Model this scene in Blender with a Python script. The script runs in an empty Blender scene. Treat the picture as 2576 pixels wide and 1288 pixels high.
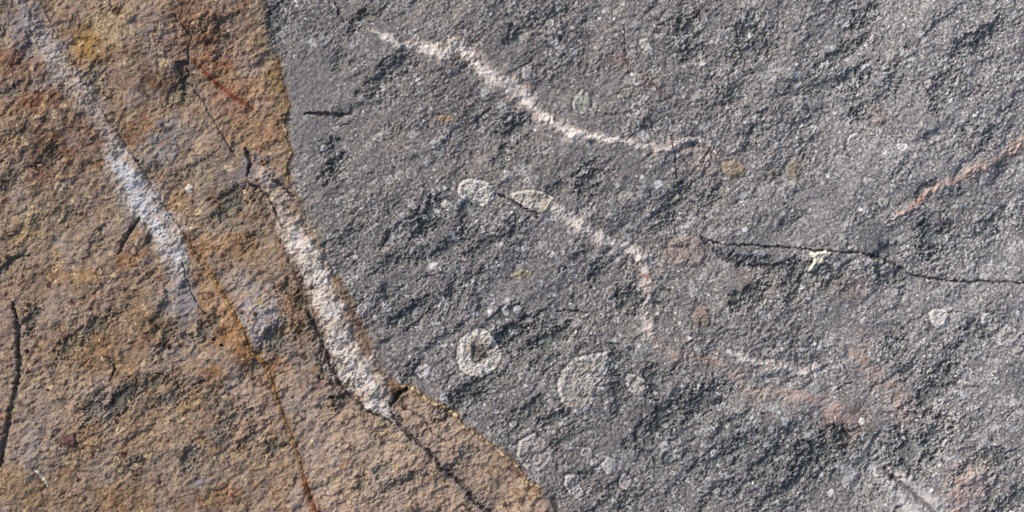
import bpy, math
import numpy as np

# ------------------------------------------------------------------ camera, sky, sun, exposure
S = 0.0002                      # metres per layout unit; the frame is 2576 x 1288 units (about 52 x 26 cm of rock)
FW, FH = 2576.0, 1288.0
scene = bpy.context.scene
cd = bpy.data.cameras.new('camera'); cam = bpy.data.objects.new('camera', cd)
scene.collection.objects.link(cam)
cam.location = (0, 0, 1.2); cam.rotation_euler = (0, 0, 0)
cd.sensor_fit = 'HORIZONTAL'; cd.sensor_width = 36.0
cd.lens = 36.0 * 1.2 / (FW * S); cd.clip_start = 0.01; cd.clip_end = 50
scene.camera = cam

SUN_EL, SUN_AZ = 34.0, -52.0    # elevation, azimuth from +Y towards +X
w = bpy.data.worlds.new('World'); scene.world = w; w.use_nodes = True
nt = w.node_tree; nt.nodes.clear()
sky = nt.nodes.new('ShaderNodeTexSky'); sky.sky_type = 'NISHITA'; sky.sun_disc = False
sky.dust_density = 3.5; sky.ozone_density = .6; sky.sun_elevation = math.radians(SUN_EL); sky.sun_rotation = math.radians(SUN_AZ % 360)
bg = nt.nodes.new('ShaderNodeBackground'); bg.inputs['Strength'].default_value = 0.07
wo = nt.nodes.new('ShaderNodeOutputWorld')
nt.links.new(sky.outputs[0], bg.inputs[0]); nt.links.new(bg.outputs[0], wo.inputs[0])

sd = bpy.data.lights.new('sun', 'SUN'); sd.energy = 1.5; sd.angle = math.radians(14)
sd.color = (1.0, 0.95, 0.91)
sun = bpy.data.objects.new('sun', sd); scene.collection.objects.link(sun)
sun.rotation_euler = (math.radians(90 - SUN_EL), 0, math.radians(180 - SUN_AZ))
sun.location = (-0.5, 0.5, 1)
vs = scene.view_settings
vs.view_transform = 'Standard'; vs.look = 'None'; vs.exposure = 0.77; vs.gamma = 1.0; vs.use_curve_mapping = False
KA = 1.04                       # display colour of a flat lit patch -> base colour

# ------------------------------------------------------------------ the rock's grid
STEP = 1.75
def axis(n, margin):
    core = np.arange(-30, n + 30 + STEP, STEP)
    m, d = [], STEP
    x = core[-1]
    while x < n + margin:
        d = min(d * 1.04, 8); x += d; m.append(x)
    up = np.array(m) - core[-1]
    return np.concatenate([core[0] - up[::-1], core, core[-1] + up])
xs, ys = axis(FW, 750), axis(FH, 600)
X, Y = np.meshgrid(xs, ys)
X = X.astype(np.float32); Y = Y.astype(np.float32)
NY, NX = X.shape

rngt = np.random.RandomState(11)
PERM = np.concatenate([rngt.permutation(4096)] * 2)
ANG = rngt.rand(4096).astype(np.float32) * 2 * np.pi
GX, GY = np.cos(ANG), np.sin(ANG)
def perlin(x, y, seed=0):
    xi = np.floor(x).astype(np.int32); yi = np.floor(y).astype(np.int32)
    fx = x - xi; fy = y - yi
    u = fx * fx * fx * (fx * (fx * 6 - 15) + 10); v = fy * fy * fy * (fy * (fy * 6 - 15) + 10)
    def g(ix, iy, dx, dy):
        h = PERM[(PERM[(ix + seed * 131) & 4095] + iy + seed * 17) & 4095]
        return GX[h] * dx + GY[h] * dy
    a = g(xi, yi, fx, fy); b = g(xi + 1, yi, fx - 1, fy)
    c = g(xi, yi + 1, fx, fy - 1); d = g(xi + 1, yi + 1, fx - 1, fy - 1)
    return ((a + u * (b - a)) * (1 - v) + (c + u * (d - c)) * v) * 1.5
def rot(deg):
    a = math.radians(deg)           # long axis direction, degrees above horizontal in the photo
    ca, sa = math.cos(a), math.sin(a)
    return X * ca - Y * sa, X * sa + Y * ca
def fbm(wl, octs=4, seed=0, gain=0.55, stretch=1.0, deg=45, warp=None):
    U, V = rot(deg)
    if warp is not None:
        U = U + warp[0]; V = V + warp[1]
    out = 0; amp = 1; tot = 0
    for o in range(octs):
        k = 2.03 ** o / wl
        out = out + amp * perlin(U * k / stretch + 7.3 * o + seed, V * k + 3.1 * o - seed, seed + o)
        tot += amp; amp *= gain
    return out / tot
def ss(a, b, x):
    t = np.clip((x - a) / (b - a), 0, 1); return t * t * (3 - 2 * t)

# domain wobble so that traced outlines come out ragged
WX = fbm(26, 3, 60, 0.6) * 9; WY = fbm(26, 3, 61, 0.6) * 9
WX2 = fbm(9, 2, 62) * 3; WY2 = fbm(9, 2, 63) * 3

def win(x0, y0, x1, y1):
    a, b = np.searchsorted(xs, [x0, x1]); c, d = np.searchsorted(ys, [y0, y1])
    return slice(max(c, 0), min(d, NY)), slice(max(a, 0), min(b, NX))
def line_field(pts, pad=40, wob=1.0, wob2=1.0):
    """distance to a polyline divided by its local half width; 9 outside the padding."""
    P = np.array([(p[0], p[1]) for p in pts], float)
    R = np.array([p[2] if len(p) > 2 else 3.0 for p in pts], float)
    out = np.full((NY, NX), 9.0, np.float32)
    dist = np.full((NY, NX), 1e4, np.float32)
    for i in range(len(P) - 1):
        a, b = P[i], P[i + 1]
        mr = max(R[i], R[i + 1]) * 2.6 + pad
        sl = win(min(a[0], b[0]) - mr, min(a[1], b[1]) - mr, max(a[0], b[0]) + mr, max(a[1], b[1]) + mr)
        x = X[sl] + WX[sl] * wob + WX2[sl] * wob2; y = Y[sl] + WY[sl] * wob + WY2[sl] * wob2
        d = b - a; L2 = (d ** 2).sum() + 1e-6
        t = np.clip(((x - a[0]) * d[0] + (y - a[1]) * d[1]) / L2, 0, 1)
        D = np.hypot(x - a[0] - t * d[0], y - a[1] - t * d[1])
        q = D / (R[i] + t * (R[i + 1] - R[i]))
        m = q < out[sl]
        o = out[sl]; o[m] = q[m]; out[sl] = o
        dist[sl] = np.minimum(dist[sl], D)
    return out, dist
def poly_in(pts, wob=1.0, wob2=1.0):
    x = X + WX * wob + WX2 * wob2; y = Y + WY * wob + WY2 * wob2
    ins = np.zeros((NY, NX), bool)
    n = len(pts)
    for i in range(n):
        (x0, y0), (x1, y1) = pts[i], pts[(i + 1) % n]
        if y0 == y1: continue
        c = ((y0 > y) != (y1 > y)) & (x < (x1 - x0) * (y - y0) / (y1 - y0) + x0)
        ins ^= c
    return ins

# ------------------------------------------------------------------ traced outlines
CONTACT = [(640,-700),(655,-200),(664,0),(672,60),(673,107),(696,153),(706,204),(724,266),(712,307),(717,348),(731,389),(719,409),(724,460),
  (747,496),(768,542),(793,578),(809,613),(820,650),(829,670),(845,706),(865,732),(885,788),(916,854),(931,885),(947,916),(967,951),
  (993,964),(1018,974),(1039,977),(1075,1008),(1115,1023),(1141,1038),(1167,1074),(1202,1095),(1243,1125),(1290,1160),(1305,1175),
  (1320,1207),(1361,1238),(1392,1263),(1398,1288),(1430,1400),(1520,2000)]
INNER = [(40,-700),(70,-100),(100,0),(133,77),(169,123),(205,200),(255,275),(300,345),(345,405),(385,480),(420,530),(445,562),(470,598),(486,634),(511,660),(532,686),(550,721),
  (568,752),(588,783),(598,819),(616,839),(621,865),(639,890),(658,895),(671,916),(678,941),(691,982),(706,1028),(719,1064),
  (742,1120),(760,1176),(768,1207),(778,1243),(798,1288),(840,1400),(900,2000)]
crust = poly_in([(-900, -700)] + CONTACT + [(-900, 2000)], 0.8, 1.6)
left = poly_in([(-900, -700)] + INNER + [(-900, 2000)], 0.45, 1.0)
_, dC = line_field([(a, b, 5) for a, b in CONTACT], 130, 0.8, 1.6)
_, dI = line_field([(a, b, 5) for a, b in INNER], 130, 0.45, 1.0)
sC = np.where(crust, dC, -dC)          # signed distance, positive on the crust
crs = ss(-6, 10, sC)

# pits (dark slots the sun does not reach): x, y, length, width, angle above horizontal, depth
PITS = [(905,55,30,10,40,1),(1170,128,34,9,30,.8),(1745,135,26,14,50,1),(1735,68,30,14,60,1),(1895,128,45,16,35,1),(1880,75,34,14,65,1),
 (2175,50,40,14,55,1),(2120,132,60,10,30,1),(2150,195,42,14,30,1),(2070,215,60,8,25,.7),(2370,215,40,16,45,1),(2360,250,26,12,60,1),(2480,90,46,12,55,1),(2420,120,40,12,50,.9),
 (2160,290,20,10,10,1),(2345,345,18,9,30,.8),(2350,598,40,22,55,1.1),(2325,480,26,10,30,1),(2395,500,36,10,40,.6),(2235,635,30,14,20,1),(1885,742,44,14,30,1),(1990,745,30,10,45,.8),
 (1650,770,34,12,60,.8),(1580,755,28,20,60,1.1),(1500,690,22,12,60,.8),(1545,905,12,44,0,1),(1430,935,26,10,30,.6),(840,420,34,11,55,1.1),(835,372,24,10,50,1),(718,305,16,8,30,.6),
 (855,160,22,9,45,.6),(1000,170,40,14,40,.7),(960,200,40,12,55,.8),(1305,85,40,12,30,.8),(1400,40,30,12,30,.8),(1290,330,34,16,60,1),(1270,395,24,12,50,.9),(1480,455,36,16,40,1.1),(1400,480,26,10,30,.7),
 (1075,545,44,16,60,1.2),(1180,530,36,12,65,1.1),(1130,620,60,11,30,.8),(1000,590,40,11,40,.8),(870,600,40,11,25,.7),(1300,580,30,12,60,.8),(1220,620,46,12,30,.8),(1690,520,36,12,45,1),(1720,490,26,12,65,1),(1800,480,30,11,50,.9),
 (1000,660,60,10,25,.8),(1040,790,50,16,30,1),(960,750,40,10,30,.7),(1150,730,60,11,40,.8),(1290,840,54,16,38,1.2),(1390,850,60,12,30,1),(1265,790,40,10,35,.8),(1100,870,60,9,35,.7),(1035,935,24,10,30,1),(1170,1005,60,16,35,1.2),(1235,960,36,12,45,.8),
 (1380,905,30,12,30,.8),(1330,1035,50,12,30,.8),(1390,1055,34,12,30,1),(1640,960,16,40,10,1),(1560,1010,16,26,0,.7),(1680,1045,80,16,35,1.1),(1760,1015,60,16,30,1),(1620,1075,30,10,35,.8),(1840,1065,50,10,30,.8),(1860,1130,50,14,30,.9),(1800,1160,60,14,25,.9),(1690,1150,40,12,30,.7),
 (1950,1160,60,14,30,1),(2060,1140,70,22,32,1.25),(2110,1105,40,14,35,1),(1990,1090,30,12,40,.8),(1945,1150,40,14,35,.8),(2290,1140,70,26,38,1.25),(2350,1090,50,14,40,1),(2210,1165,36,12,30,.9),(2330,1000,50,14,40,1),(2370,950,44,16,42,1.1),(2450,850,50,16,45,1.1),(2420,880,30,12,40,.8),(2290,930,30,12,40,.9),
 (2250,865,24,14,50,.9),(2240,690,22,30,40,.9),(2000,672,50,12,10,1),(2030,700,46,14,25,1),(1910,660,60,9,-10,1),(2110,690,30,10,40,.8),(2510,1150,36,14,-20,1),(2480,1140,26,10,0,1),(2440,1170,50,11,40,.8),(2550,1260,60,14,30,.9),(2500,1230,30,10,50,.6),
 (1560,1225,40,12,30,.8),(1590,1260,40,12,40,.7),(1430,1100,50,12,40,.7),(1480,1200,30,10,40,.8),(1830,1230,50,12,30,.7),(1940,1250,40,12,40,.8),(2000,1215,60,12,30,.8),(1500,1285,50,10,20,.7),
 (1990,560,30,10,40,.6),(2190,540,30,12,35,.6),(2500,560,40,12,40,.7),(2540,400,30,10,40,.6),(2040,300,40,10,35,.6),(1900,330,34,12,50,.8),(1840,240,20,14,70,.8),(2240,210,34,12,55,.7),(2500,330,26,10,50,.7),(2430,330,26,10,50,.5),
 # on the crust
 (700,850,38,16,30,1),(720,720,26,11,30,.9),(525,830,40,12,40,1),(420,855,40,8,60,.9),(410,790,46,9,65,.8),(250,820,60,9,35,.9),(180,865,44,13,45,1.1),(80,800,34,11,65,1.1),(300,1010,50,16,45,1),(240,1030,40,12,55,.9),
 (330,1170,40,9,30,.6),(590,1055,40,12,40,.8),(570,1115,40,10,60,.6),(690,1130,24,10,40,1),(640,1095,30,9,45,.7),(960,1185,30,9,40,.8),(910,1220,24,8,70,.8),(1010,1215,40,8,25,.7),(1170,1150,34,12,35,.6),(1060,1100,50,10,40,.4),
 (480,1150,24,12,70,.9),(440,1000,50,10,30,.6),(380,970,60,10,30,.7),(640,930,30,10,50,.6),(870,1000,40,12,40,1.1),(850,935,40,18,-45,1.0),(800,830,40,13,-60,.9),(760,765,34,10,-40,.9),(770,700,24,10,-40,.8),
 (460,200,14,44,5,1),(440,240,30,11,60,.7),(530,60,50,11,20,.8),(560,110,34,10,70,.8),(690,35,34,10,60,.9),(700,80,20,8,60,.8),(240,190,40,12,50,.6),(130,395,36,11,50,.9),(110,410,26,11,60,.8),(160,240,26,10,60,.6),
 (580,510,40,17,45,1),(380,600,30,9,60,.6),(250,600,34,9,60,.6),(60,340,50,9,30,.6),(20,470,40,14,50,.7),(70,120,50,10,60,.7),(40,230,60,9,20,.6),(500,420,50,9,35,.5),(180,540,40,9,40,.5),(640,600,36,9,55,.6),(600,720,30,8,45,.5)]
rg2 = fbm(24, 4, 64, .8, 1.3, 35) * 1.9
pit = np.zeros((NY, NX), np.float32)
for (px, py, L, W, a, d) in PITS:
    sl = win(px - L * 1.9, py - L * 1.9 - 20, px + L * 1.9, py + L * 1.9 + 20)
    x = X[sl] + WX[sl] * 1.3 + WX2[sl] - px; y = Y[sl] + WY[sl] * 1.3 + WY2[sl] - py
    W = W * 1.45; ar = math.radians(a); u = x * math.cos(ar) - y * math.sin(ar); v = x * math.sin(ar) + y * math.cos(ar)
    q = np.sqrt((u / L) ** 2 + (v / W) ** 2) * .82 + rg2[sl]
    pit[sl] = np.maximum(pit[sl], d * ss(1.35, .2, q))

# dark cracks: (points with half width), depth
CRACKS = [
 ('long dark crack running right past the pale flake', [(1770,598,3),(1800,612,3),(1840,616,3),(1880,618,4),(1960,622,4),(2040,628,5),(2100,632,5),(2160,636,5),(2220,650,6),(2270,675,5),(2300,693,5),(2360,703,6),(2440,710,4),(2500,707,6),(2576,712,4),(2700,700,3)], 8),
 ('curved dark hollow below the long crack', [(1765,597,4),(1785,622,7),(1815,645,7),(1850,662,7),(1900,672,7),(1950,668,6),(1975,660,4)], 8),
 ('short black slit in the smooth grey stone', [(768,283,2.5),(800,286,5),(822,287,8),(848,289,5.5),(876,288,2)], 10),
 ('upright black slot above the white vein', [(617,374,6),(624,392,8),(630,412,8),(622,440,5)], 13),
 ('dark crack leading into the white vein', [(628,462,4),(655,478,6),(672,490,5),(685,515,4),(698,545,5),(712,575,3)], 12),
 ('dark slanting slot above the white vein', [(690,455,6),(715,470,5),(738,496,4)], 10),
 ('long dark teal groove down the left edge', [(33,762,4),(40,800,9),(48,850,12),(44,880,6),(50,905,11),(46,950,8),(38,1000,14),(25,1045,11),(16,1100,13),(4,1160,8),(-40,1300,5)], 14),
 ('short dark teal groove at the left edge', [(-30,715,10),(0,688,13),(22,662,11),(45,648,5),(75,640,3)], 12),
 ('short slanting groove below the bluish vein', [(352,545,4),(340,562,7),(322,590,8),(308,620,6),(300,640,3)], 13),
 ('short dark teal slot at the contact', [(1022,976,6),(1008,987,9),(993,1000,9),(984,1018,6)], 22),
 ('dark crack running down from the white vein', [(985,1040,5),(1010,1075,6),(1040,1105,6),(1070,1125,5),(1095,1150,7),(1118,1180,9),(1130,1192,6),(1145,1200,4),(1160,1215,9),(1178,1235,9),(1192,1262,6),(1230,1288,5),(1290,1340,4)], 12),
 ('thin upright crack near the top of the crust', [(440,42,1.8),(462,66,2.5),(480,92,3),(476,130,3),(472,170,3.5),(460,215,4)], 5),
 ('thin crack beside the red vein', [(480,215,1.6),(500,245,2),(520,270,2),(545,320,1.6),(570,360,2.6),(588,396,2.2)], 5),
 ('thin crack in the grey stone at the top', [(836,-10,1.6),(845,15,2.4),(857,40,2.4),(866,56,1.6)], 6),
 ('dark break across the thin end of the top vein', [(1692,342,4),(1696,375,6),(1698,400,4),(1704,440,3),(1706,470,2)], 4),
 ('dark line under the pale oval fossil', [(1255,490,4),(1285,502,4),(1310,522,3),(1335,532,3.5),(1362,540,2.5)], 9),
 ('thin purple crack left of the ochre band', [(462,660,2),(470,700,2),(485,740,2.2),(505,775,2.5),(525,800,2.5)], 5),
 ('curved shell slit in the brown crust', [(262,900,1.5),(275,902,2),(286,915,2.8),(289,930,2.8),(283,945,2.2),(276,955,1.5)], 9),
 ('curved shell slit right of the smaller one', [(390,940,1.5),(415,942,2),(432,952,2.4),(446,968,2.2),(452,982,1.5)], 7),
 ('small curved slit beside the curved shell slit', [(490,970,1.5),(502,961,2.2),(516,958,2),(526,961,1.3)], 7),
 ('small dark notch low on the brown crust', [(338,1165,1.5),(345,1152,2.6),(353,1147,1.6)], 7),
 ('short dark slit in grey stone', [(1402,782,1.5),(1440,783,4),(1480,788,2)], 7),
 ('dark crease left of the white vein', [(775,792,5),(790,812,7),(805,838,7),(820,885,6),(835,925,7),(855,965,7),(885,1000,5),(930,1035,4),(985,1062,3)], 9),
 ('dark seam right of the middle crack', [(1010,1020,2),(1060,1050,3),(1090,1090,3),(1120,1110,2)], 4),
 ('dark line between the two pale streaks', [(2225,1180,4),(2262,1212,6),(2300,1242,6),(2350,1290,7),(2440,1400,6)], 5),
 ('tiny upright crack in the grey stone', [(1697,545,1.5),(1700,580,2.5),(1706,600,1.5)], 5),
 ('faint upright crack above the top vein end', [(1568,50,1.5),(1573,100,2.4),(1572,150,2.6),(1590,200,1.6)], 2.5),
 ('faint crack low on the right', [(2100,985,1.6),(2120,972,2.4),(2145,962,1.6)], 6),
 ('short crack right of the round pits', [(1020,832,1.5),(1060,800,2.2),(1090,770,1.5)], 6),
]
# pale veins: label, points, display colour, edge colour, raise
WHT, CRM, PNK = (214,203,196), (160,146,136), (182,138,120)
VEINS = [
 ('bluish white calcite vein crossing the brown crust', [(20,-40,14),(48,0,14),(70,50,14),(110,110,24),(150,160,34),(178,195,32),(210,240,30),(240,275,27),(265,315,25),(285,370,24),(300,400,30),(322,440,33),(345,490,38),(378,530,34),(410,580,34),(436,620,32),(452,662,22),(462,700,11)], (190,190,193), 4),
 ('broad white vein between crust and grey limestone', [(664,440,20),(685,490,24),(712,548,30),(742,592,34),(775,640,32),(800,700,30),(822,760,33),(845,830,38),(862,885,42),(885,920,46),(920,965,44),(945,1005,34),(962,1028,25),(985,1048,15),(1008,1070,8),(1030,1092,3)], (206,198,191), 7),
 ('white vein stepping down from the top of the grey stone', [(932,72,4),(962,88,7),(990,102,9),(1004,110,7),(1028,116,4),(1050,112,13),(1090,128,14),(1122,136,17),(1150,116,17),(1172,124,14),(1192,148,15),(1212,176,15),(1240,200,17),(1272,210,18),(1305,228,22),(1330,252,18),(1346,280,12),(1385,304,10),(1420,326,11),(1446,336,15),(1480,344,9),(1530,350,7),(1580,356,7),(1606,368,8),(1650,373,11),(1684,368,8),(1720,356,6),(1755,350,6),(1785,364,4),(1806,392,3)], (222,214,206), 4),
 ('pale vein trailing from the oval fossils', [(1376,515,9),(1412,540,15),(1450,562,15),(1480,585,15),(1520,606,15),(1560,618,12),(1600,634,10),(1620,655,8)], (208,202,194), 4),
 ('pink vein at the right edge', [(2225,562,2),(2262,538,4),(2300,515,7),(2330,490,9),(2362,468,9),(2400,455,9),(2440,434,11),(2480,414,11),(2520,396,9),(2556,372,11),(2590,340,12),(2700,250,10)], (204,185,174), 3),
 ('thin white vein low on the right', [(1826,884,4),(1862,898,9),(1900,910,8),(1940,918,9),(1980,926,12),(2030,938,13),(2040,945,4)], (206,200,196), 4),
 ('pinkish vein bending down the middle', [(1620,650,8),(1628,700,12),(1632,745,10),(1628,790,11),(1636,830,11),(1650,870,7)], (202,193,188), 3),
 ('pinkish band winding on to the rust stain', [(1652,872,10),(1700,895,13),(1760,903,11),(1815,912,10),(1850,945,12),(1880,985,13),(1950,990,12),(2040,1003,16),(2110,1035,18),(2150,1075,12)], (172,162,156), 2),
 ('pinkish band right of the rust stain', [(2150,880,14),(2185,930,18),(2230,960,18),(2255,1000,15),(2285,1060,8)], (168,160,155), 2),
 ('lower of two pale streaks at the bottom edge', [(2195,1185,4),(2225,1212,12),(2260,1247,14),(2300,1285,15),(2400,1400,10)], (186,184,183), 3),
 ('upper of two pale streaks at the bottom edge', [(2235,1180,4),(2275,1205,12),(2320,1242,15),(2370,1285,18),(2460,1400,10)], (184,181,180), 3),
 ('pale pink streak near the lower right corner', [(2440,1180,10),(2428,1215,17),(2405,1262,20),(2390,1320,16)], (182,168,162), 2),
]
REDS = [
 ('rust red vein in the brown crust', [(478,145,2),(500,165,3),(528,195,4),(560,222,4),(590,245,4.5),(618,262,4),(638,275,2)], (118,66,48), 1),
 ('rust red vein at the bottom edge', [(762,1190,2),(768,1215,5),(776,1245,5),(788,1270,6),(800,1295,6),(840,1380,5)], (120,72,50), 1),
]
RIMS = [
 ('pale yellow rim of the brown crust', [(696,153,.6),(706,204,.8),(724,266,1.2),(712,307,1.6),(717,348,1.6),(731,389,2),(719,409,1.8),(724,460,1.4)]),
 ('pale yellow rim of the crust tongue', [(993,964,1.5),(1018,974,1.8),(1039,977,2.3),(1075,1008,2.3),(1115,1023,1.9),(1141,1038,2.3),(1167,1074,2.3),(1202,1095,2.2),(1243,1125,2.8),(1290,1160,2.8),(1305,1175,2.0),(1320,1207,2.0),(1361,1238,1.6)]),
 ('pale thin rim of the ochre band', [(470,598,1.6),(486,634,1.6),(511,660,2.1),(532,686,2.1),(550,721,2.4),(568,752,1.9),(588,783,1.6),(598,819,1.5),(616,839,1.8),(621,865,1.6),(639,890,1.8)]),
 ('pale thin seam below the ochre band', [(671,916,1.4),(678,941,1.7),(691,982,1.8),(706,1028,1.5),(719,1064,1.6),(742,1120,1.4),(760,1176,1.6)]),
]
def T(tx, ty, pts): return [(tx + .5113 * a, ty + .5113 * b) for a, b in pts]
def ell(cx, cy, rx, ry, rotd=0, irr=.08, seed=0, n=18):
    r = np.random.RandomState(int(cx * 7 + cy * 3 + seed) % 99991)
    ph = r.rand(4) * 6.28; am = r.rand(4) * irr
    out = []
    for k in range(n):
        t = 2 * math.pi * k / n
        q = 1 + sum(am[j] * math.sin((j + 2) * t + ph[j]) for j in range(4))
        x, y = rx * q * math.cos(t), ry * q * math.sin(t)
        a = math.radians(-rotd)
        out.append((cx + x * math.cos(a) - y * math.sin(a), cy + x * math.sin(a) + y * math.cos(a)))
    return out
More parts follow.
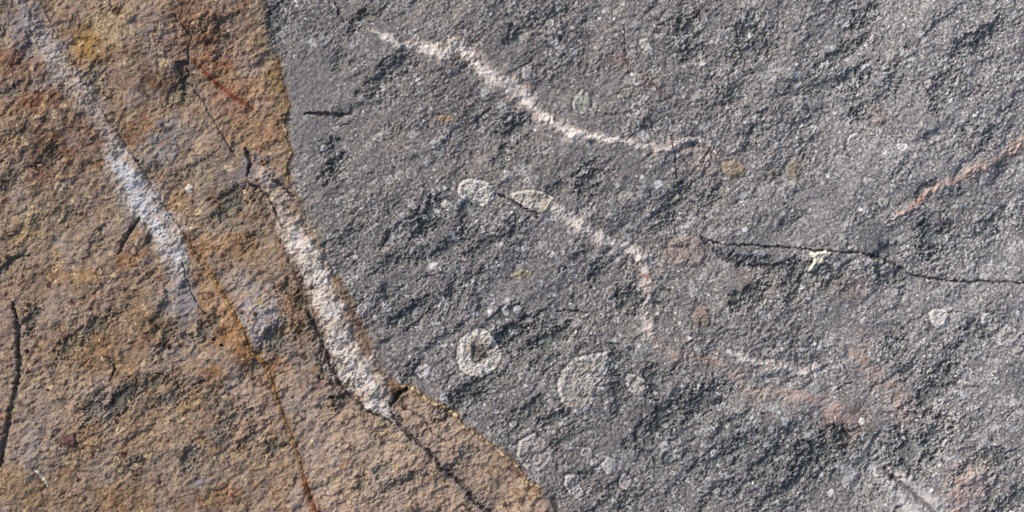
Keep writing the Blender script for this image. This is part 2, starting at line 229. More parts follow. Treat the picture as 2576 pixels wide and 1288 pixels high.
# fossils: label, outline, fill colour, rim colour, rim width, height, core(cx,cy,r,colour)
FOS = [
 ('round pale crinoid fossil with a dark centre', ell(1203,890,57,58,0,.05), (168,164,159), (180,176,171), 20, 3, (1206,889,23,(94,88,83))),
 ('large lumpy pale fossil with a pointed top', T(1279.5,629.4,[(245,640),(270,590),(330,530),(420,510),(480,500),(505,540),(470,620),(430,660),(420,730),(390,790),(340,810),(310,775),(260,750),(243,690)]), (148,145,141), (184,181,176), 9, 3, None),
 ('mottled half round fossil', T(1279.5,629.4,[(580,610),(620,610),(670,640),(690,680),(660,715),(620,710),(590,690),(578,650)]), (142,137,132), (172,170,168), 5, 3, None),
 ('large rounded fossil with a bright right rim', T(1279.5,629.4,[(130,900),(180,940),(218,990),(218,1040),(180,1075),(130,1100),(80,1070),(40,1010),(50,940)]), (140,134,130), (166,162,160), 5, 4, None),
 ('small open ring fossil', ell(1475,1138,14,13), (112,108,106), (176,172,168), 4, 2, None),
 ('broken pale plate fossil at the bottom', T(1279.5,629.4,[(280,1110),(340,1105),(355,1170),(370,1190),(355,1230),(300,1200),(275,1150)]), (146,142,142), (172,168,166), 4, 3, None),
 ('pale rounded fossil above the plates', ell(1533,1172,18,22,10), (150,146,146), (166,163,162), 4, 3, None),
 ('round fossil with a bright ring', ell(1573,1212,17,19), (124,120,120), (168,165,164), 5, 3, None),
 ('small pale pebble shaped fossil', ell(1493,1164,8,11), (160,156,156), (170,166,166), 3, 2, None),
 ('brownish disc fossil', ell(1765,795,24,25), (118,104,94), (128,120,112), 3, 2, None),
 ('large oval pale fossil with a curved edge', ell(1199,482,49,31,-12,.08), (172,168,164), (192,188,184), 6, 4, None),
 ('pale wedge fossil beside the oval one', [(1283,488),(1305,482),(1335,478),(1370,484),(1395,500),(1385,520),(1372,532),(1345,528),(1318,520),(1298,505)], (158,153,145), (180,176,168), 5, 4, None),
 ('small pale oval fossil below the large one', ell(1125,517,17,10,-35), (168,164,160), (186,182,178), 4, 3, None),
 ('olive tinted oval fossil above the vein', ell(1464,258,21,30,-15), (134,136,126), (160,160,152), 4, 3, None),
 ('pale bean shaped fossil near the top', [(1608,100),(1628,98),(1634,118),(1650,130),(1642,138),(1622,126),(1610,114)], (148,148,142), (182,180,176), 4, 3, None),
 ('pale upright fossil on the vein shoulder', ell(1325,182,12,20,-10), (160,156,152), (164,160,158), 3, 2, None),
 ('pale pointed fossil in the upper right', [(2322,206),(2344,200),(2352,220),(2358,238),(2346,244),(2332,226)], (146,142,140), (166,162,160), 4, 3, None),
 ('round ring fossil in the upper right', ell(2380,297,19,18), (122,119,118), (158,155,153), 4, 2, None),
 ('faint round fossil left of the ring', ell(2284,296,24,22), (128,124,124), (144,140,140), 3, 1.5, None),
 ('faint reddish round fossil', ell(2206,290,22,28,10), (122,114,110), (134,126,122), 3, 1.5, None),
 ('pale slanted fossil with a bright edge', ell(2147,350,20,11,35), (140,137,135), (184,181,178), 4, 2.5, None),
 ('olive round fossil with a raised rim', ell(1997,427,21,21), (108,102,90), (138,132,116), 5, 3, None),
 ('grey olive fossil left of the rimmed one', ell(1948,437,18,13,20), (108,104,96), (130,126,118), 4, 2, None),
 ('pale small fossil right of the rimmed one', ell(2034,415,16,13,-10), (134,130,124), (150,146,140), 3, 2, None),
 ('pale leaf shaped fossil', ell(2190,460,20,11,-20), (146,144,144), (160,158,158), 3, 2, None),
 ('small round fossil below the pink vein', ell(2474,455,11,13), (134,134,136), (146,146,148), 3, 2, None),
 ('bright white round fossil', ell(2363,800,25,24,10,.1), (172,169,168), (186,184,182), 6, 4, None),
 ('pale fossil beside the big ring', ell(2482,803,14,17), (166,164,164), (172,170,170), 4, 3, None),
 ('big round fossil with a darker middle', ell(2536,846,28,28), (140,136,130), (174,171,170), 10, 4, None),
 ('round grey fossil under the long crack', ell(2233,680,17,17), (134,131,130), (152,150,149), 4, 2, None),
 ('pale egg shaped fossil', ell(2371,682,14,11), (150,148,146), (164,162,160), 3, 3, None),
 ('flat oval ring fossil at the right edge', ell(2549,680,20,10), (130,128,127), (162,160,158), 3, 2, None),
 ('crescent shaped pale fossil', [(2272,765),(2274,745),(2286,733),(2294,740),(2286,752),(2290,768),(2282,772)], (134,131,130), (156,154,152), 3, 2, None),
 ('small bright ring fossil', ell(2176,808,11,9,20), (140,137,136), (182,180,179), 3, 2, None),
 ('dull round fossil in greenish stone', ell(1996,822,17,17), (112,108,104), (134,130,126), 3, 2, None),
 ('ring fossil with a darker hollow', ell(2390,1077,15,11,20), (108,105,105), (160,157,156), 4, 2, None),
 ('flat pinkish plate fossil with a pale edge', [(2482,1216),(2490,1200),(2510,1190),(2535,1198),(2540,1212),(2522,1226),(2498,1228)], (140,132,130), (164,160,156), 3, 2, None),
 ('pale blob fossil beside the crinoid', ell(1066,934,19,19,0,.12), (162,160,162), (170,168,169), 4, 3, None),
 ('thin ringed round fossil', ell(1107,838,17,16), (118,114,116), (146,143,144), 3, 1.5, None),
 ('small bluish white fossil', ell(1302,778,9,11,20), (150,150,156), (160,160,164), 3, 2, None),
 ('small pale fossil with a tail', [(1262,778),(1272,770),(1282,780),(1276,796),(1268,790)], (156,154,154), (168,166,166), 3, 2, None),
 ('small pale fossil in the crack shadow', ell(1910,637,15,9,10), (128,130,134), (146,148,152), 3, 2, None),
 ('pale fossil at the end of the thin vein', ell(2056,930,13,17), (170,166,164), (182,178,176), 4, 3, None),
 ('pale tile shaped fossil above the thin vein', ell(1940,888,24,12,-15), (140,137,136), (158,156,155), 4, 2, None),
 ('long slanted fossil above the white vein', ell(1050,790,12,18,-20), (118,116,118), (140,138,140), 3, 1, None),
 ('white pebble fossil in the brown crust', ell(475,474,9,11,20), (178,172,160), (190,184,172), 3, 3, None),
 ('tan ring fossil in the brown crust', ell(152,472,14,14), (140,122,104), (162,144,122), 3, 3, None),
 ('dark rust red nodule in the brown crust', ell(175,1108,19,17,0,.15), (84,54,46), (70,48,42), 3, 2, None),
 ('tiny rust red ring in the brown crust', ell(582,1244,9,9), (120,66,50), (176,130,104), 3, 2, None),
 ('pale curved shell edge at the bottom left', [(88,1180),(100,1184),(112,1198),(122,1216),(120,1226),(112,1212),(100,1196)], (180,168,148), (190,178,156), 2, 3, None),
 ('orange brown lens shaped fossil', ell(1118,297,24,7,-3), (150,118,96), (146,122,104), 3, 2, None),
 ('olive lens shaped fossil', ell(1312,690,26,10,12), (128,118,96), (140,132,112), 3, 2, None),
 ('small ringed fossil in upper grey stone', ell(1034,436,13,15), (118,114,112), (146,142,140), 3, 2, None),
 ('pale ring fossil near the crust', ell(815,374,8,11), (130,126,130), (170,166,170), 3, 2, None),
 ('small oval ring fossil', ell(1241,578,8,11,-30), (118,116,114), (156,154,150), 3, 2, None),
 ('faint wide ring fossil', ell(1045,580,22,20), (108,106,104), (128,126,124), 3, 1, None),
 ('small ring near the top', ell(1383,58,10,11), (120,118,116), (160,158,156), 3, 2, None),
 ('pale round fossil below the oval ones', ell(1577,500,22,20), (134,128,124), (142,138,134), 3, 1.5, None),
 ('brown smooth blob fossil at the end of the top vein', [(1712,378),(1745,368),(1785,376),(1808,400),(1812,432),(1790,446),(1760,432),(1735,412)], (148,134,126), (152,140,132), 4, 4, None),
 ('brown blob fossil beside the smooth one', [(1818,408),(1850,402),(1880,420),(1872,442),(1840,448),(1820,434)], (132,118,100), (136,124,108), 4, 3, None),
 ('pinkish mound left of the crack hollow', [(1668,636),(1690,604),(1730,590),(1762,600),(1780,640),(1760,668),(1720,672),(1685,664)], (140,122,114), (136,122,114), 6, 5, None),
]
FLAKE = ('ragged cream flake on the long crack', [(2036,640),(2042,634),(2050,636),(2056,632),(2066,634),(2078,630),(2092,634),(2086,642),(2074,650),(2072,660),(2060,668),(2054,678),(2044,682),(2034,684),(2036,672),(2046,658),(2046,648)], (206,199,180), (232,226,208), 3, 4, None)
FOS.append(FLAKE)

# ------------------------------------------------------------------ heights (layout units)
w1 = fbm(90, 2, 70) * 34, fbm(70, 3, 71) * 34
H = fbm(420, 3, 1, .5, 1.6, 45) * 30
med = fbm(58, 3, 2, .55, 1.6, 40, w1)
hc = med * 9
chip = fbm(22, 4, 3, .64, 1.5, 28, (WX * 2, WY * 2)) * 7.5             # slanted chips
fine_c = fbm(11, 2, 4, .6, 1.5, 20, (WX2 * 1.5, WY2 * 1.5)) * 2.8
fine_g = fbm(8.5, 3, 5, .75, 1.15, 30) * 4.4                           # limestone: granular
calm = np.zeros((NY, NX), np.float32)
for (x, y, r) in [(780,200,110),(790,330,90),(960,100,50),(2190,590,60),(1580,400,50),(930,920,50)]:
    calm = np.maximum(calm, ss(1.2, .4, np.hypot(X - x + WX * 3, Y - y + WY * 3) / r))
calm = np.maximum(calm, .75 * ss(.16, .42, fbm(190, 3, 9, .6, 1.5, 35)))
rough = .6 + .65 * ss(-.3, .3, fbm(170, 3, 8))
H += hc * (1 - .45 * calm)
H += chip * (.62 + .38 * crs) * rough * (1 - .35 * calm)
H += fine_c * np.maximum(crs, .3) + fine_g * (1 - .72 * np.maximum(crs, calm * .7)) * rough
# smaller shaded hollows, broken up by the grain
pn = fbm(46, 4, 6, .68, 1.9, 38, w1) + .1 * rg2
pm = fbm(300, 2, 7)
zone = np.zeros((NY, NX), np.float32)
for (x, y, a, b) in [(1150,590,220,90),(1450,640,160,70),(1290,830,90,50),(1500,900,120,60),(1750,1070,260,90),(2080,1130,160,70),(1870,110,150,70),(2320,970,120,90),(1000,190,120,50),(1750,500,110,60),(1020,720,120,60),(2150,200,120,50),(300,880,200,90),(150,360,140,70),(2010,690,120,40),(420,170,60,110)]:
    zone = np.maximum(zone, ss(1.3, .2, np.hypot((X - x) / a, (Y - y) / b)))
pitn = ss(.20, .50, pn + pm * .18 + .10 * zone - .03 - .05 * crs) * (1 - .8 * calm)
H -= 6.5 * pitn * (1 - .25 * crs) + 10 * np.minimum(pit, 1.3)
H += 2.6 * ss(-8, 4, sC) - 1.2 * np.exp(-((sC + 6) / 6) ** 2)              # the crust stands a little above the limestone
H += np.where(left, 3.5, 0) * np.where(dI < 125, 1, 1)

# ------------------------------------------------------------------ colours (display sRGB, as the stone itself, with pit shade painted in)
def C(rgb): return np.array(rgb, np.float32)
n_a = fbm(120, 4, 20, .6); n_b = fbm(55, 4, 21, .65); n_c = fbm(24, 3, 22, .65); n_d = fbm(7, 2, 23, .7); n_e = fbm(160, 3, 24, .6); n_f = fbm(12, 3, 25, .7)
col = np.empty((NY, NX, 3), np.float32)
col[:] = C((122, 115, 111))
def mix(m, rgb):
    global col
    m = np.clip(m, 0, 1)[..., None]
    col = col * (1 - m) + C(rgb) * m
def blob(x, y, rx, ry, rgb, k=.8, deg=0):
    R = max(rx, ry) * 1.7 + 40
    sl = win(x - R, y - R, x + R, y + R)
    xx = X[sl] + WX[sl] * 2.5 - x; yy = Y[sl] + WY[sl] * 2.5 - y
    a = math.radians(deg); u = xx * math.cos(a) - yy * math.sin(a); v = xx * math.sin(a) + yy * math.cos(a)
    m = ss(1.35, .35, np.sqrt((u / rx) ** 2 + (v / ry) ** 2)) * np.clip(k * (1 + 1.1 * n_c[sl]), 0, 1)
    col[sl] = col[sl] * (1 - m[..., None]) + C(rgb) * m[..., None]
# limestone
mix(ss(1300, 2500, X - Y * .3) * .7, (141, 138, 138))
mix(ss(.05, .4, n_a) * .5, (106, 101, 104)); mix(ss(.1, .5, n_b) * .4, (140, 134, 132)); mix(ss(.1, .45, -n_b) * .4, (96, 92, 97))
mix(calm * .6, (124, 120, 122))
for b in [(1170,255,200,60,(110,104,102),.5,-30),(1300,700,240,150,(108,105,110),.5,30),(1800,1150,320,110,(106,104,108),.6,0),(1650,1000,160,80,(106,102,103),.5,20),(1100,560,110,90,(104,101,104),.6,0),
          (1560,640,110,60,(112,104,101),.4,0),(1720,870,90,26,(122,112,107),.7,-25),(1850,930,90,26,(126,117,112),.7,-20),(1960,990,90,22,(130,120,115),.6,-12),(2080,1010,80,26,(136,122,116),.7,-5),
          (2120,1060,70,44,(118,90,78),.7,-10),(2140,1095,44,30,(112,84,72),.65,30),(2230,990,60,56,(148,136,130),.8,0),(2280,1040,34,50,(150,126,118),.7,0),(2160,860,50,60,(146,132,124),.7,0),(2000,740,120,26,(134,121,114),.7,-5),
          (2130,720,60,40,(134,118,110),.7,0),(1890,700,50,24,(126,112,100),.6,0),(2440,1205,80,66,(158,138,131),.85,30),(2500,1280,60,40,(150,138,134),.6,0),(1560,150,50,14,(118,92,84),.7,-25),(1640,215,60,12,(112,86,80),.7,-35),
          (1180,85,60,24,(118,106,98),.6,0),(1000,330,60,18,(124,110,100),.5,5),(990,360,40,14,(120,100,86),.7,0),(1400,395,44,20,(130,120,114),.4,0),(920,30,30,24,(116,104,92),.6,0),(2260,150,120,60,(126,122,122),.4,20),
          (2240,380,60,30,(146,143,142),.6,-40),(1700,30,90,50,(106,98,96),.5,0),(2200,1130,60,22,(150,144,140),.7,15),(2190,1165,70,18,(166,158,152),.6,15),(2100,850,60,24,(160,154,150),.7,30),(2150,880,20,50,(158,150,146),.6,-30),(2200,1150,60,26,(168,162,158),.6,10),(1620,870,12,34,(158,152,148),.7,-10),(1600,895,24,12,(160,156,153),.7,0),(1300,480,40,20,(150,144,138),.7,20),(1437,350,26,14,(190,178,172),.8,0),(2240,385,36,20,(158,156,154),.7,-50),(1900,500,70,26,(138,135,136),.5,30),(1480,540,40,20,(134,131,131),.4,0),(1180,960,50,20,(126,124,126),.5,0),(1590,60,30,10,(136,130,122),.5,20),(1860,640,90,24,(102,102,108),.7,-10),
          (2180,420,110,60,(140,137,138),.5,0),(2080,560,120,70,(134,131,133),.5,0),(2440,650,160,80,(130,127,128),.4,0)]:
    blob(*b)
# crust
cm = ss(-3, 5, sC)
gy = col.mean(-1, keepdims=True); col = gy + (col - gy) * .72
base = col.copy()
col[:] = C((146, 128, 112))
mix(ss(-.05, .4, n_a) * .65, (134, 112, 92)); mix(ss(.02, .4, n_b) * .55, (142, 112, 80)); mix(ss(.1, .42, -n_b) * .6, (124, 112, 108)); mix(ss(.15, .5, n_e) * .4, (118, 104, 98))
mix(ss(.12, .45, fbm(46, 4, 26, .65)) * .75, (120, 82, 54)); mix(ss(.2, .5, fbm(80, 4, 27, .65)) * .5, (150, 118, 72)); mix(ss(.25, .5, n_c) * .4, (96, 78, 68)); mix(ss(.2,.5,-n_c) * .4, (160, 142, 122))
for b in [(60,60,70,80,(130,124,132),.85,0),(120,110,60,40,(138,132,136),.7,0),(30,170,80,50,(128,88,68),.8,0),(90,300,120,60,(118,90,74),.7,20),(170,340,120,60,(112,86,72),.75,20),(60,280,70,30,(160,138,108),.6,20),(90,440,50,30,(116,66,42),.8,30),(150,220,60,30,(136,130,134),.8,0),
          (290,60,110,60,(164,146,112),.75,0),(220,105,40,44,(152,118,66),.8,0),(240,140,60,40,(140,104,62),.7,0),(390,70,80,70,(140,126,120),.8,0),(340,160,70,50,(128,94,64),.7,0),(390,205,50,26,(110,72,48),.8,0),(430,190,60,90,(112,90,72),.6,0),
          (490,30,90,50,(138,108,88),.85,0),(560,60,90,60,(134,98,76),.85,-20),(550,170,60,30,(160,116,78),.85,-40),(610,210,60,36,(164,122,84),.85,-45),(590,260,70,26,(150,112,82),.8,-30),(550,290,90,50,(142,118,96),.7,0),(640,330,70,50,(158,122,88),.85,-30),(700,400,22,60,(152,118,74),.85,-10),(620,175,32,36,(142,136,134),.85,0),
          (650,60,26,90,(134,122,98),.7,0),(660,130,30,40,(124,106,78),.7,0),(690,200,24,60,(140,120,76),.85,0),(695,290,20,60,(140,118,84),.7,0),(640,430,50,40,(124,116,118),.85,0),(610,480,60,30,(120,96,80),.6,0),(600,340,20,30,(150,120,96),.6,0),
          (400,350,60,50,(130,128,132),.85,30),(340,330,50,70,(134,96,66),.7,-40),(360,420,60,60,(132,112,90),.6,0),(490,440,90,60,(138,122,104),.6,0),(560,450,60,40,(134,124,116),.6,0),(500,340,60,40,(136,122,112),.6,0),
          (120,560,140,80,(146,128,104),.6,20),(60,480,80,60,(124,106,92),.6,0),(230,480,80,60,(132,118,106),.6,0),(560,620,120,36,(156,116,72),.85,5),(620,650,70,60,(146,110,70),.75,0),(560,560,60,40,(134,124,110),.7,0),(680,580,40,70,(152,134,114),.7,0),(660,660,60,40,(150,130,108),.7,0),
          (500,700,26,70,(150,112,70),.9,-55),(540,770,34,90,(156,112,66),.9,-58),(580,850,40,70,(156,112,70),.9,-50),(620,900,40,36,(142,98,64),.85,-30),(640,790,60,70,(152,149,152),.9,-40),(600,700,50,40,(132,124,118),.6,0),(470,760,60,60,(138,134,140),.8,-30),(440,700,26,40,(138,132,140),.8,0),(300,720,70,60,(136,112,92),.6,0),
          (120,760,120,60,(142,120,100),.7,20),(250,760,140,70,(138,114,92),.7,0),(380,820,120,60,(132,106,76),.7,10),(280,870,140,50,(128,98,70),.7,10),(460,860,60,50,(138,130,122),.6,0),(270,930,120,60,(140,114,80),.7,0),(410,960,80,40,(132,112,88),.6,0),(300,1000,80,60,(116,104,94),.6,0),
          (130,1000,110,80,(152,132,110),.7,30),(480,1010,60,40,(140,112,78),.7,0),(560,1000,60,40,(130,118,108),.6,0),(670,1000,36,90,(158,132,108),.8,-30),(640,1080,60,80,(158,134,112),.8,0),(700,1180,60,90,(158,132,106),.8,0),(760,980,60,60,(138,132,130),.8,0),(740,890,70,50,(132,122,116),.7,0),(770,1050,80,60,(146,130,114),.7,0),
          (760,790,60,70,(140,116,90),.7,0),(720,760,60,40,(138,96,72),.7,0),(720,640,40,70,(152,134,116),.7,0),(830,960,40,30,(146,110,90),.6,0),(920,1160,160,100,(158,138,120),.8,0),(1060,1060,90,50,(146,126,112),.8,-35),(1220,1190,90,60,(152,128,106),.8,-35),(1310,1250,80,50,(158,130,100),.8,-35),(1100,1260,90,60,(152,136,126),.7,0),(1160,1150,70,40,(146,124,108),.7,-35),
          (850,1230,90,70,(142,134,122),.6,0),(870,1100,60,40,(142,132,122),.6,0),(510,1220,24,24,(146,144,154),.85,0),(560,1250,60,40,(148,112,76),.7,0),(600,1170,90,60,(148,130,108),.6,0),(350,1080,140,60,(148,124,96),.7,0),(230,1110,70,50,(142,112,82),.7,0),(430,1180,100,60,(130,120,110),.6,0),(250,1220,140,60,(140,116,88),.7,0),(60,1230,90,60,(150,122,88),.8,0),(90,1180,40,30,(140,134,134),.6,0),
          (100,1110,70,50,(140,132,130),.5,0),(20,830,50,90,(144,120,104),.7,0),(570,1240,40,24,(134,96,60),.7,0),(300,1260,70,30,(132,98,66),.7,0),(700,920,30,26,(146,96,62),.7,0)]:
    blob(*b)
def soft(pts, rgb, k, e=14):
    q, d = line_field([(a, b, 5) for a, b in pts + pts[:1]], 60, 1.2, 1.0)
    ins = poly_in(pts, 1.2, 1.0)
    mix(ss(-e, e, np.where(ins, d, -d)) * k * (1 + .5 * n_c), rgb)
soft([(690,930),(760,960),(860,1010),(960,1060),(1000,1010),(1120,1030),(1250,1140),(1400,1290),(1400,1400),(800,1400),(750,1180)], (166,146,128), .8, 24)
soft([(420,-30),(480,30),(486,140),(520,260),(600,330),(610,370),(700,410),(718,330),(690,210),(640,150),(600,90),(590,-30)], (152,120,95), .55, 20)
soft([(470,640),(500,660),(550,722),(588,783),(616,840),(640,892),(680,930),(650,905),(600,885),(560,850),(530,800),(500,760),(482,700)], (158,114,70), .85, 8)
soft([(570,700),(600,690),(650,700),(700,740),(716,800),(690,860),(640,880),(618,835),(606,790),(585,740)], (158,154,156), .8, 20)
soft([(690,560),(730,640),(700,700),(650,640),(650,560)], (156,138,118), .6, 12)
for b in [(520,70,80,40,(140,92,64)),(560,140,50,40,(148,96,62)),(470,40,50,40,(140,104,78)),(100,250,110,30,(128,82,56)),(210,120,40,60,(150,116,62)),(300,200,60,40,(132,94,56)),(180,360,90,40,(112,78,58)),(620,430,60,40,(130,124,128)),(390,380,50,50,(136,134,138)),(440,750,60,50,(142,138,142)),(300,560,60,30,(138,130,126)),(900,1120,140,70,(168,150,134)),(830,1230,110,60,(166,148,132)),(60,540,60,30,(152,134,108))]:
    blob(*b, .7, 15)
for b in [(60,590,40,20,(160,134,88)),(200,700,60,26,(158,128,84)),(330,650,40,20,(136,92,58)),(450,520,50,20,(146,120,84)),(250,410,40,16,(128,84,54)),(300,240,30,20,(152,118,72)),(540,930,30,14,(150,106,60)),(190,1180,30,14,(128,84,50)),(30,360,40,22,(156,130,100))]:
    blob(*b, .8, 15)
mix(ss(.12, .42, fbm(17, 3, 30, .7)) * .55, (104, 76, 58)); mix(ss(.14, .42, fbm(19, 3, 31, .7) + .12 * n_b) * .6, (170, 138, 88)); mix(ss(.2, .45, fbm(28, 3, 32, .7)) * .5 * ss(-.2, .3, n_e), (134, 74, 42)); mix(ss(.15, .45, fbm(15, 3, 33, .7)) * .45, (172, 160, 144))
gy = col.mean(-1, keepdims=True); col = gy + (col - gy) * .80; 
mix(ss(.05, .35, fbm(150, 3, 34, .55)) * .45, (150, 141, 138)); mix(ss(.1, .4, fbm(110, 3, 35, .55)) * .45 * ss(300, 700, X + Y * .5), (168, 149, 132))
crcol = col * C((1.05, 1.03, 1.02)); col = base * (1 - cm[..., None]) + crcol * cm[..., None]
mix(np.exp(-((sC + 4) / 9) ** 2) * ss(700, 500, Y) * .5, (128, 116, 96))
# grain of the stone itself
g = (n_d * 34 + n_f * 26)
col += (g * (1 - .35 * cm))[..., None] * C((1, .98, .97))
gl = np.clip(fbm(5, 2, 28, .7), -1, 1); col += (np.clip(gl - .06, 0, 1) * (140 + 70 * ss(1300, 2500, X)) * (1 - cm) * (1 - .5 * calm))[..., None]

# shade of the traced pits painted into the colour, dark greenish
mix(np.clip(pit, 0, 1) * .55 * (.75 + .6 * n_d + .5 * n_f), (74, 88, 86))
# shell debris: small discs and rings with irregular outline
RS = np.random.RandomState(5)
def speck(cx, cy, r, ax, ph, kind, k, rgb, lift):
    sl = win(cx - r * 1.9, cy - r * 1.9, cx + r * 1.9, cy + r * 1.9)
    if sl[0].stop <= sl[0].start or sl[1].stop <= sl[1].start: return
    x = X[sl] - cx; y = Y[sl] - cy
    u = (x * math.cos(ph) + y * math.sin(ph)) * ax; v = (-x * math.sin(ph) + y * math.cos(ph)) / ax
    th = np.arctan2(v, u); d = np.hypot(u, v) / (r * (1 + .13 * np.sin(3 * th + ph * 5) + .08 * np.sin(5 * th - ph * 3)))
    if kind == 0: m = ss(1.15, .75, d); hh = m
    elif kind == 1: m = ss(.38, .12, np.abs(d - .9) * r / max(r * .55, 3.4)); hh = m
    else:
        m = ss(.38, .12, np.abs(d - .9) * r / max(r * .55, 3.4)) * ss(-.2, .5, np.cos(th - ph * 2)); hh = m
    mm = (m * k)[..., None]
    col[sl] = col[sl] * (1 - mm) + C(rgb) * mm
    H[sl] += hh * lift
N = 20000
sx = RS.uniform(-60, 2640, N); sy = RS.uniform(-60, 1350, N)
ci = np.searchsorted(xs, sx).clip(0, NX - 1); ri = np.searchsorted(ys, sy).clip(0, NY - 1)
for i in range(N):
    oncr = sC[ri[i], ci[i]] > -8
    if oncr and RS.rand() < .55: continue
    cl = calm[ri[i], ci[i]]
    if RS.rand() < cl * .7: continue
    dens = .5 + .5 * min(1, max(0, (sx[i] - 900) / 900)) + .25 * n_e[ri[i], ci[i]] * 2
    if not oncr and RS.rand() > dens: continue
    r = 2.6 + RS.exponential(2.5); r = min(r, 12)
    br = RS.uniform(150, 215) if RS.rand() < .75 else RS.uniform(205, 245)
    kind = 0 if r < 3 else RS.choice([0, 1, 1, 2])
    t = RS.uniform(-5, 5)
    rgb = (br + t, br, br - t * .4)
    if oncr: 
        if RS.rand() < .3: rgb = (80, 58, 46)
        else: rgb = (br * .98, br * .88, br * .70)
    if r > 6: rgb = tuple(c * .9 for c in rgb)
    speck(sx[i], sy[i], r, RS.uniform(.8, 1.25), RS.uniform(0, 6.28), kind, RS.uniform(.4, .95), rgb, RS.uniform(.2, 1.2))
for (x, y, r) in [(2168,1062,8),(2170,1055,5),(1176,719,4),(1288,535,4),(2543,1288,5),(2425,1270,6),(2395,1272,6),(2343,1233,5),(2553,186,4),(1250,660,3),(2165,637,3.5),(2052,866,4),(1700,788,3.5),(2141,260,3),(1783,742,3)]:
    speck(x, y, r, 1, 1, 0, .95, (240, 238, 232), 2)
for (x, y, r) in [(345,405,5),(122,982,4),(560,868,4),(70,885,6),(1250,650,3.5),(336,1185,4),(300,1045,5),(540,855,4)]:
    speck(x, y, r, 1.2, 2, 0, .95, (50, 38, 34), -6)

# ------------------------------------------------------------------ veins, rims, cracks, fossils: shape, colour and part number
label = np.zeros((NY, NX), np.int32)            # 0 limestone
PARTS = [('limestone', None, 'stone')]
def part(name, lab, mat):
    PARTS.append((name, lab, mat)); return len(PARTS) - 1
k = part('weathered_crust', 'rust stained brown crust on the left', 'crust'); label[crust] = k
k = part('weathered_crust', 'smoother tan crust next to the grey limestone', 'crust'); label[crust & ~left] = k

rag = fbm(15, 3, 40, .6); ragl = fbm(30, 3, 41, .6)
# broad rust staining along the white vein, plus painted shade on its left
q, _ = line_field([(842,700,9),(870,745,11),(890,800,12),(915,855,14),(935,900,14),(955,945,15),(985,975,17),(1005,1000,14)], 30)
mix(ss(1.9, .3, q) * (.8 + .8 * n_c), (128, 102, 80))
q, _ = line_field([(700,600,7),(740,680,8),(775,740,8),(800,800,9),(830,880,9),(850,950,10),(900,1010,8),(960,1050,8)], 30)
mix(ss(1.5, .4, q) * .6, (112, 92, 76))
q, _ = line_field([(600,540,8),(680,545,6),(700,620,8),(720,700,8)], 30)
mix(ss(1.5, .4, q) * .5, (140, 108, 84))
q, _ = line_field([(985,1045,12),(1040,1100,15),(1100,1150,16),(1160,1215,18),(1230,1290,16)], 30)
mix(ss(1.7, .2, q + ragl) * .55, (128, 119, 116))
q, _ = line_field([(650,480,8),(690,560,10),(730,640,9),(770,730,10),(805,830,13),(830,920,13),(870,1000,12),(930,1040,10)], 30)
mix(ss(1.9, .2, q + ragl) * .5, (112, 96, 84)); H -= 5 * ss(1.9, .2, q + ragl)  # dark shading along the vein's left edge, painted in over a shallow trough
q, _ = line_field([(455,680,20),(470,740,30),(470,800,24)], 30)
mix(ss(1.7, .2, q + ragl) * .5, (144, 139, 145))
for lab, pts, rgb, lift in VEINS:
    q, _ = line_field(pts, 30, 1.3, 1.6)
    qq = q + rag * .55 + ragl * (1.0 if 'broad' in lab else .6)
    m = ss(1.35, .45, qq)
    ms = ss(1.75, .25, q + rag * .5 + ragl * .75 + n_f * .5)
    brk = .55 + .45 * ss(-.28, .12, fbm(34, 3, 46, .6, 1.6, -30) + .3 * ragl)
    k = part('mineral_vein', lab, 'calcite')
    label[(m > .5)] = k
    if 'bending' in lab or 'band ' in lab or 'trailing' in lab: brk = .3 + .7 * brk
    if 'bluish' in lab:
        f = np.clip(ss(-50, 130, Y) * .42 + ss(330, 420, Y) * .5, 0, .92) * (1 - .5 * ss(.1, .4, np.abs(ragl)) * ss(420, 300, Y))
        f = f * ss(715, 640, Y); mix(ms * f * 1.1 * brk, rgb)
    elif 'streak' in lab or 'bending' in lab or 'band ' in lab: mix(ms * (.9 + .5 * n_c) * (1.15 if 'streak' in lab else 1), rgb)
    elif 'broad' in lab: mix(ms * (.30 + .72 * ss(500, 620, Y)) * (1 + .5 * n_b) * brk * ss(1110, 1020, Y), rgb)
    else:
        mix(ss(2.2, .7, qq) * .45, CRM if 'pink' not in lab else (138,124,118)); mix(ms * (1.05 + .5 * n_c) * brk, rgb)
    if 'stepping' in lab: mix(ss(.25, .6, np.abs(qq - .75) < .3) * 0 + ss(.3, 0, np.abs(qq - 1.0)) * .45 * ss(-.1, .3, n_c), (168, 128, 108))
    if 'pink' in lab: mix(ss(.0, .3, fbm(9, 2, 48, .6, 3.5, 28)) * m * .65, (142, 104, 88))
    H += m * lift + m * fbm(16, 3, 44, .6, 1.6, -20) * (6 if 'broad' in lab else 3.5)
for lab, pts, rgb, lift in REDS:
    q, _ = line_field(pts, 24, .5, 1)
    m = ss(1.4, .6, q + rag * .4)
    label[m > .5] = part('iron_vein', lab, 'crust')
    mix(ss(4.0, .5, q) * .5, (140, 96, 70)); mix(ss(1.7, .3, q + rag * .6 + n_f * .5) * .85 * brk, rgb); H -= m * 1.5
q, _ = line_field([(462,590,2.2),(486,634,2.2),(511,660,2.4),(550,721,2.8),(588,783,2.6),(616,839,2.6),(639,890,2.6),(671,916,2.6),(691,982,2.6),(706,1028,1.8),(719,1064,1.5),(742,1120,1.3),(762,1185,1.2)], 24, .45, 1.0)
mix(ss(2.6, .5, q) * .8, (164, 114, 62))
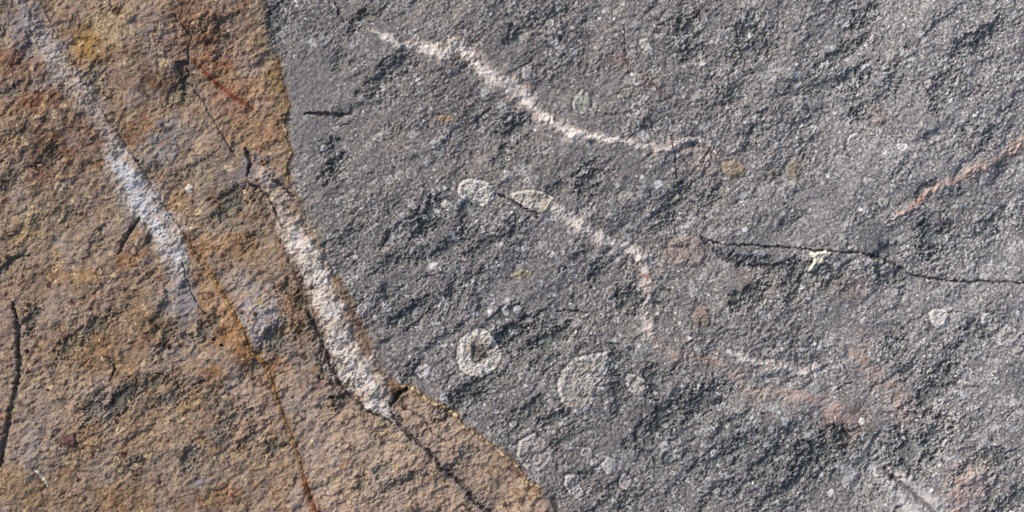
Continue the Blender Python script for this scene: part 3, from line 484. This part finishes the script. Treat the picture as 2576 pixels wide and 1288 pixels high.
for lab, pts in RIMS:
    q, d = line_field(pts, 24, *((.8, 1.6) if 'crust' in lab else (.45, 1.0))); q = q / 1.15
    gap = rag + n_f
    m = ss(1.35, .6, q) * ss(-.4, -.05, gap) * (.85 if 'seam' in lab else 1)
    H -= 1.0 * ss(7, 2, d)
    label[m > .5] = part('crust_rim', lab, 'calcite')
    mix(m * .85, (208, 190, 152)); H += m * 3
    mix(ss(13, 1, d) * .6 * (1 - m), (132, 94, 58))

for lab, pts, depth in CRACKS:
    q, d = line_field(pts, 26, .7, 1.2)
    qq = q * (1.75 if 'long dark' in lab or 'break' in lab or 'upright black' in lab else 1.25) + rag * .8 + .55 * ss(.0, .4, n_c + n_f * .5)
    m = ss(1.6, .35, qq)
    label[m > .45] = part('crack', lab, 'crack')
    H -= m * depth * .95
    mix(m * .5, (82, 92, 90) if 'teal' in lab or 'groove' in lab else (84, 78, 77))  # teal shade of the grooves is painted into their colour

fid = []
for (lab, pts, fill, rim, rw, lift, core) in FOS:
    P = np.array(pts); cxy = P.mean(0); R = np.abs(P - cxy).max() + 24
    sl = win(cxy[0] - R, cxy[1] - R, cxy[0] + R, cxy[1] + R)
    x = X[sl] + WX2[sl] * .8 + WX[sl] * .25; y = Y[sl] + WY2[sl] * .8 + WY[sl] * .25
    ins = np.zeros(x.shape, bool); D = np.full(x.shape, 1e3, np.float32); n = len(pts)
    for i in range(n):
        a, b = P[i], P[(i + 1) % n]
        if a[1] != b[1]:
            ins ^= ((a[1] > y) != (b[1] > y)) & (x < (b[0] - a[0]) * (y - a[1]) / (b[1] - a[1]) + a[0])
        d = b - a; t = np.clip(((x - a[0]) * d[0] + (y - a[1]) * d[1]) / ((d ** 2).sum() + 1e-6), 0, 1)
        D = np.minimum(D, np.hypot(x - a[0] - t * d[0], y - a[1] - t * d[1]))
    sd_ = np.where(ins, D, -D)
    nm = 'mineral_flake' if 'flake' in lab else 'nodule' if 'nodule' in lab else 'mound' if 'mound' in lab else 'fossil'
    faint = .66 if ('faint' in lab or 'mound' in lab or 'blob fossil at' in lab) else .95
    if nm == 'mound': faint = .5
    k = part(nm, lab, 'fossil'); label[sl][ins] = k
    m = ss(-2, 1.5, sd_) * faint; rw = max(rw, 4.2); mr = ss(rw * 1.15, rw * .5, sd_) * ss(-2.0, .5, sd_) * (.9 + .5 * n_c[sl]) * faint
    mr = np.clip(mr, 0, 1)
    tex = (n_f[sl] * 34 + n_d[sl] * 30)[..., None] + 16 * faint
    blot = ss(.05, .4, n_c[sl] + .6 * n_f[sl])[..., None] * 26
    c0 = col[sl]
    c0 = c0 * (1 - m[..., None]) + (C(fill) + 8 + tex - blot) * m[..., None]
    c0 = c0 * (1 - mr[..., None]) + (C(rim) + 16 + tex * .6) * mr[..., None]
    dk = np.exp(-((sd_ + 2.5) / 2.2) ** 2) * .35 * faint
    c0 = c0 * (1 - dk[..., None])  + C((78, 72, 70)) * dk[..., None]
    if 'crinoid' in lab or 'lumpy' in lab or 'wedge' in lab or 'large oval' in lab:
        och = (ss(.05, .35, n_b[sl] + n_f[sl] * .7) * m * .4)[..., None]
        c0 = c0 * (1 - och) + C((148, 124, 94)) * och
    col[sl] = c0
    dome = ss(0, max(rw * 1.5, 4), sd_)
    if R > 50: H[sl] += m * (n_c[sl] * 5 + n_f[sl] * 5)
    H[sl] += dome * lift - (1.8 * np.exp(-((sd_ + 3) / 2.5) ** 2)) * min(1, lift / 3)
    if rim[0] - fill[0] > 18: H[sl] -= ss(rw * .9, rw * 2.2, sd_) * lift * .6
    if 'flake' in lab: H[sl] += ss(0, 2, sd_) * 5
    if core:
        dd = np.hypot(x - core[0], y - core[1]) / core[2] + rag[sl] * .3 + n_f[sl] * .6
        mc = ss(1.25, .6, dd)
        col[sl] = col[sl] * (1 - .85 * mc[..., None]) + (C(core[3]) + tex) * .85 * mc[..., None]
        H[sl] -= mc * 5
        k2 = part('fossil_core', 'dark hollow centre of the crinoid', 'fossil'); label[sl][(mc > .5) & ins] = k2
        fid.append((k2, k))
# arc of a buried shell
q, _ = line_field([(1722,1188,1.5),(1736,1216,2.2),(1764,1236,2.4),(1805,1238,1.6)], 12, .2, .8)
m = ss(1.4, .6, q); label[m > .5] = part('shell_edge', 'thin curved white shell edge low in the grey stone', 'calcite'); mix(m * .8, (186, 180, 176)); H += 2 * m

col = np.clip(col, 22, 246)

# ------------------------------------------------------------------ materials
def material(name, rough, var, bump, scale, spec=.25):
    m = bpy.data.materials.new(name); m.use_nodes = True
    t = m.node_tree; b = t.nodes['Principled BSDF']
    at = t.nodes.new('ShaderNodeAttribute'); at.attribute_name = 'mineral_and_shade_tint'
    tc = t.nodes.new('ShaderNodeTexCoord')
    nz = t.nodes.new('ShaderNodeTexNoise'); nz.inputs['Scale'].default_value = scale; nz.inputs['Detail'].default_value = 5; nz.inputs['Roughness'].default_value = .7
    t.links.new(tc.outputs['Object'], nz.inputs['Vector'])
    mr = t.nodes.new('ShaderNodeMapRange'); mr.inputs['From Min'].default_value = .3; mr.inputs['From Max'].default_value = .7
    mr.inputs['To Min'].default_value = 1 - var; mr.inputs['To Max'].default_value = 1 + var
    t.links.new(nz.outputs['Fac'], mr.inputs['Value'])
    mx = t.nodes.new('ShaderNodeVectorMath'); mx.operation = 'SCALE'
    t.links.new(at.outputs['Color'], mx.inputs[0]); t.links.new(mr.outputs[0], mx.inputs['Scale'])
    t.links.new(mx.outputs[0], b.inputs['Base Color'])
    n2 = t.nodes.new('ShaderNodeTexNoise'); n2.inputs['Scale'].default_value = scale * 1.6; n2.inputs['Detail'].default_value = 4
    t.links.new(tc.outputs['Object'], n2.inputs['Vector'])
    bp = t.nodes.new('ShaderNodeBump'); bp.inputs['Strength'].default_value = bump; bp.inputs['Distance'].default_value = .0006
    t.links.new(n2.outputs['Fac'], bp.inputs['Height']); t.links.new(bp.outputs[0], b.inputs['Normal'])
    b.inputs['Roughness'].default_value = rough; b.inputs['Specular IOR Level'].default_value = spec
    return m
MAT = {'stone': material('grey_limestone', .85, .22, .5, 1300), 'crust': material('iron_stained_crust', .9, .16, .5, 1100),
       'calcite': material('calcite', .6, .10, .4, 1200, .35), 'fossil': material('fossil_calcite', .7, .16, .4, 1200, .3),
       'crack': material('crack_stone', .95, .15, .4, 1100, .1)}

# ------------------------------------------------------------------ meshes: one surface cut into its parts
root = bpy.data.objects.new('rock_face', None); scene.collection.objects.link(root)
root['label'] = 'weathered rock face, rusty brown crust beside grey fossil limestone crossed by white veins'
root['category'] = 'rock'
lin = (col / 255.0); lin = np.where(lin <= .04045, lin / 12.92, ((lin + .055) / 1.055) ** 2.4) * KA
VX = ((X - FW / 2) * S).ravel(); VY = ((FH / 2 - Y) * S).ravel(); VZ = (H * S).ravel().astype(np.float32)
# smooth normals from the whole height field so that no seam shows between parts
dzx = np.gradient(H, xs, axis=1); dzy = np.gradient(H, ys, axis=0)
NRM = np.stack([-dzx, dzy, np.ones_like(dzx)], -1); NRM /= np.linalg.norm(NRM, axis=-1, keepdims=True); NRM = NRM.reshape(-1, 3)
LC = lin.reshape(-1, 3).astype(np.float32)
idx = np.arange(NY * NX).reshape(NY, NX)
quad = np.stack([idx[:-1, :-1], idx[1:, :-1], idx[1:, 1:], idx[:-1, 1:]], -1).reshape(-1, 4)
ql = label[:-1, :-1].ravel()
order = np.argsort(ql, kind='stable'); qs = ql[order]
def build(name, quads, mat, skirt=False):
    used, inv = np.unique(quads, return_inverse=True)
    f = inv.reshape(-1, 4).astype(np.int32); n0 = len(used)
    co = np.stack([VX[used], VY[used], VZ[used]], -1); nr = NRM[used]; lc = LC[used]
    if skirt:                                   # sides and underside of the block
        ring = np.concatenate([idx[:, 0], idx[-1, 1:], idx[-2::-1, -1], idx[0, -2:0:-1]])
        m = len(ring); top = np.stack([VX[ring], VY[ring], VZ[ring]], -1); bot = top.copy(); bot[:, 2] = -.06
        co = np.concatenate([co, top, bot]); out = top.copy(); out[:, 2] = 0; out /= np.linalg.norm(out, axis=1, keepdims=True)
        nr = np.concatenate([nr, out, out]); lc = np.concatenate([lc, LC[ring], LC[ring]])
        i = np.arange(m); j = (i + 1) % m
        f = np.concatenate([f, np.stack([n0 + i, n0 + m + i, n0 + m + j, n0 + j], -1)]).astype(np.int32)
    me = bpy.data.meshes.new(name)
    me.vertices.add(len(co)); me.vertices.foreach_set('co', co.astype(np.float32).ravel())
    me.loops.add(f.size); me.loops.foreach_set('vertex_index', f.ravel())
    me.polygons.add(len(f)); me.polygons.foreach_set('loop_start', np.arange(0, f.size, 4, dtype=np.int32))
    me.polygons.foreach_set('loop_total', np.full(len(f), 4, np.int32))
    me.update(calc_edges=True)
    me.polygons.foreach_set('use_smooth', np.ones(len(f), bool))
    a = me.color_attributes.new('mineral_and_shade_tint', 'FLOAT_COLOR', 'POINT')
    a.data.foreach_set('color', np.concatenate([lc, np.ones((len(lc), 1), np.float32)], 1).astype(np.float32).ravel())
    me.normals_split_custom_set_from_vertices(nr.astype(np.float32))
    me.materials.append(MAT[mat])
    ob = bpy.data.objects.new(name, me); scene.collection.objects.link(ob)
    return ob
made = {}
core_parent = dict(fid)
for k, (name, lab, mat) in enumerate(PARTS):
    a, b = np.searchsorted(qs, [k, k + 1])
    if b - a < 6: continue
    ob = build(name, quad[order[a:b]], mat, skirt=(k == 0))
    if lab: ob['label'] = lab
    made[k] = ob
    ob.parent = made.get(core_parent.get(k), root)
print('verts', NY * NX, 'parts', len(made))
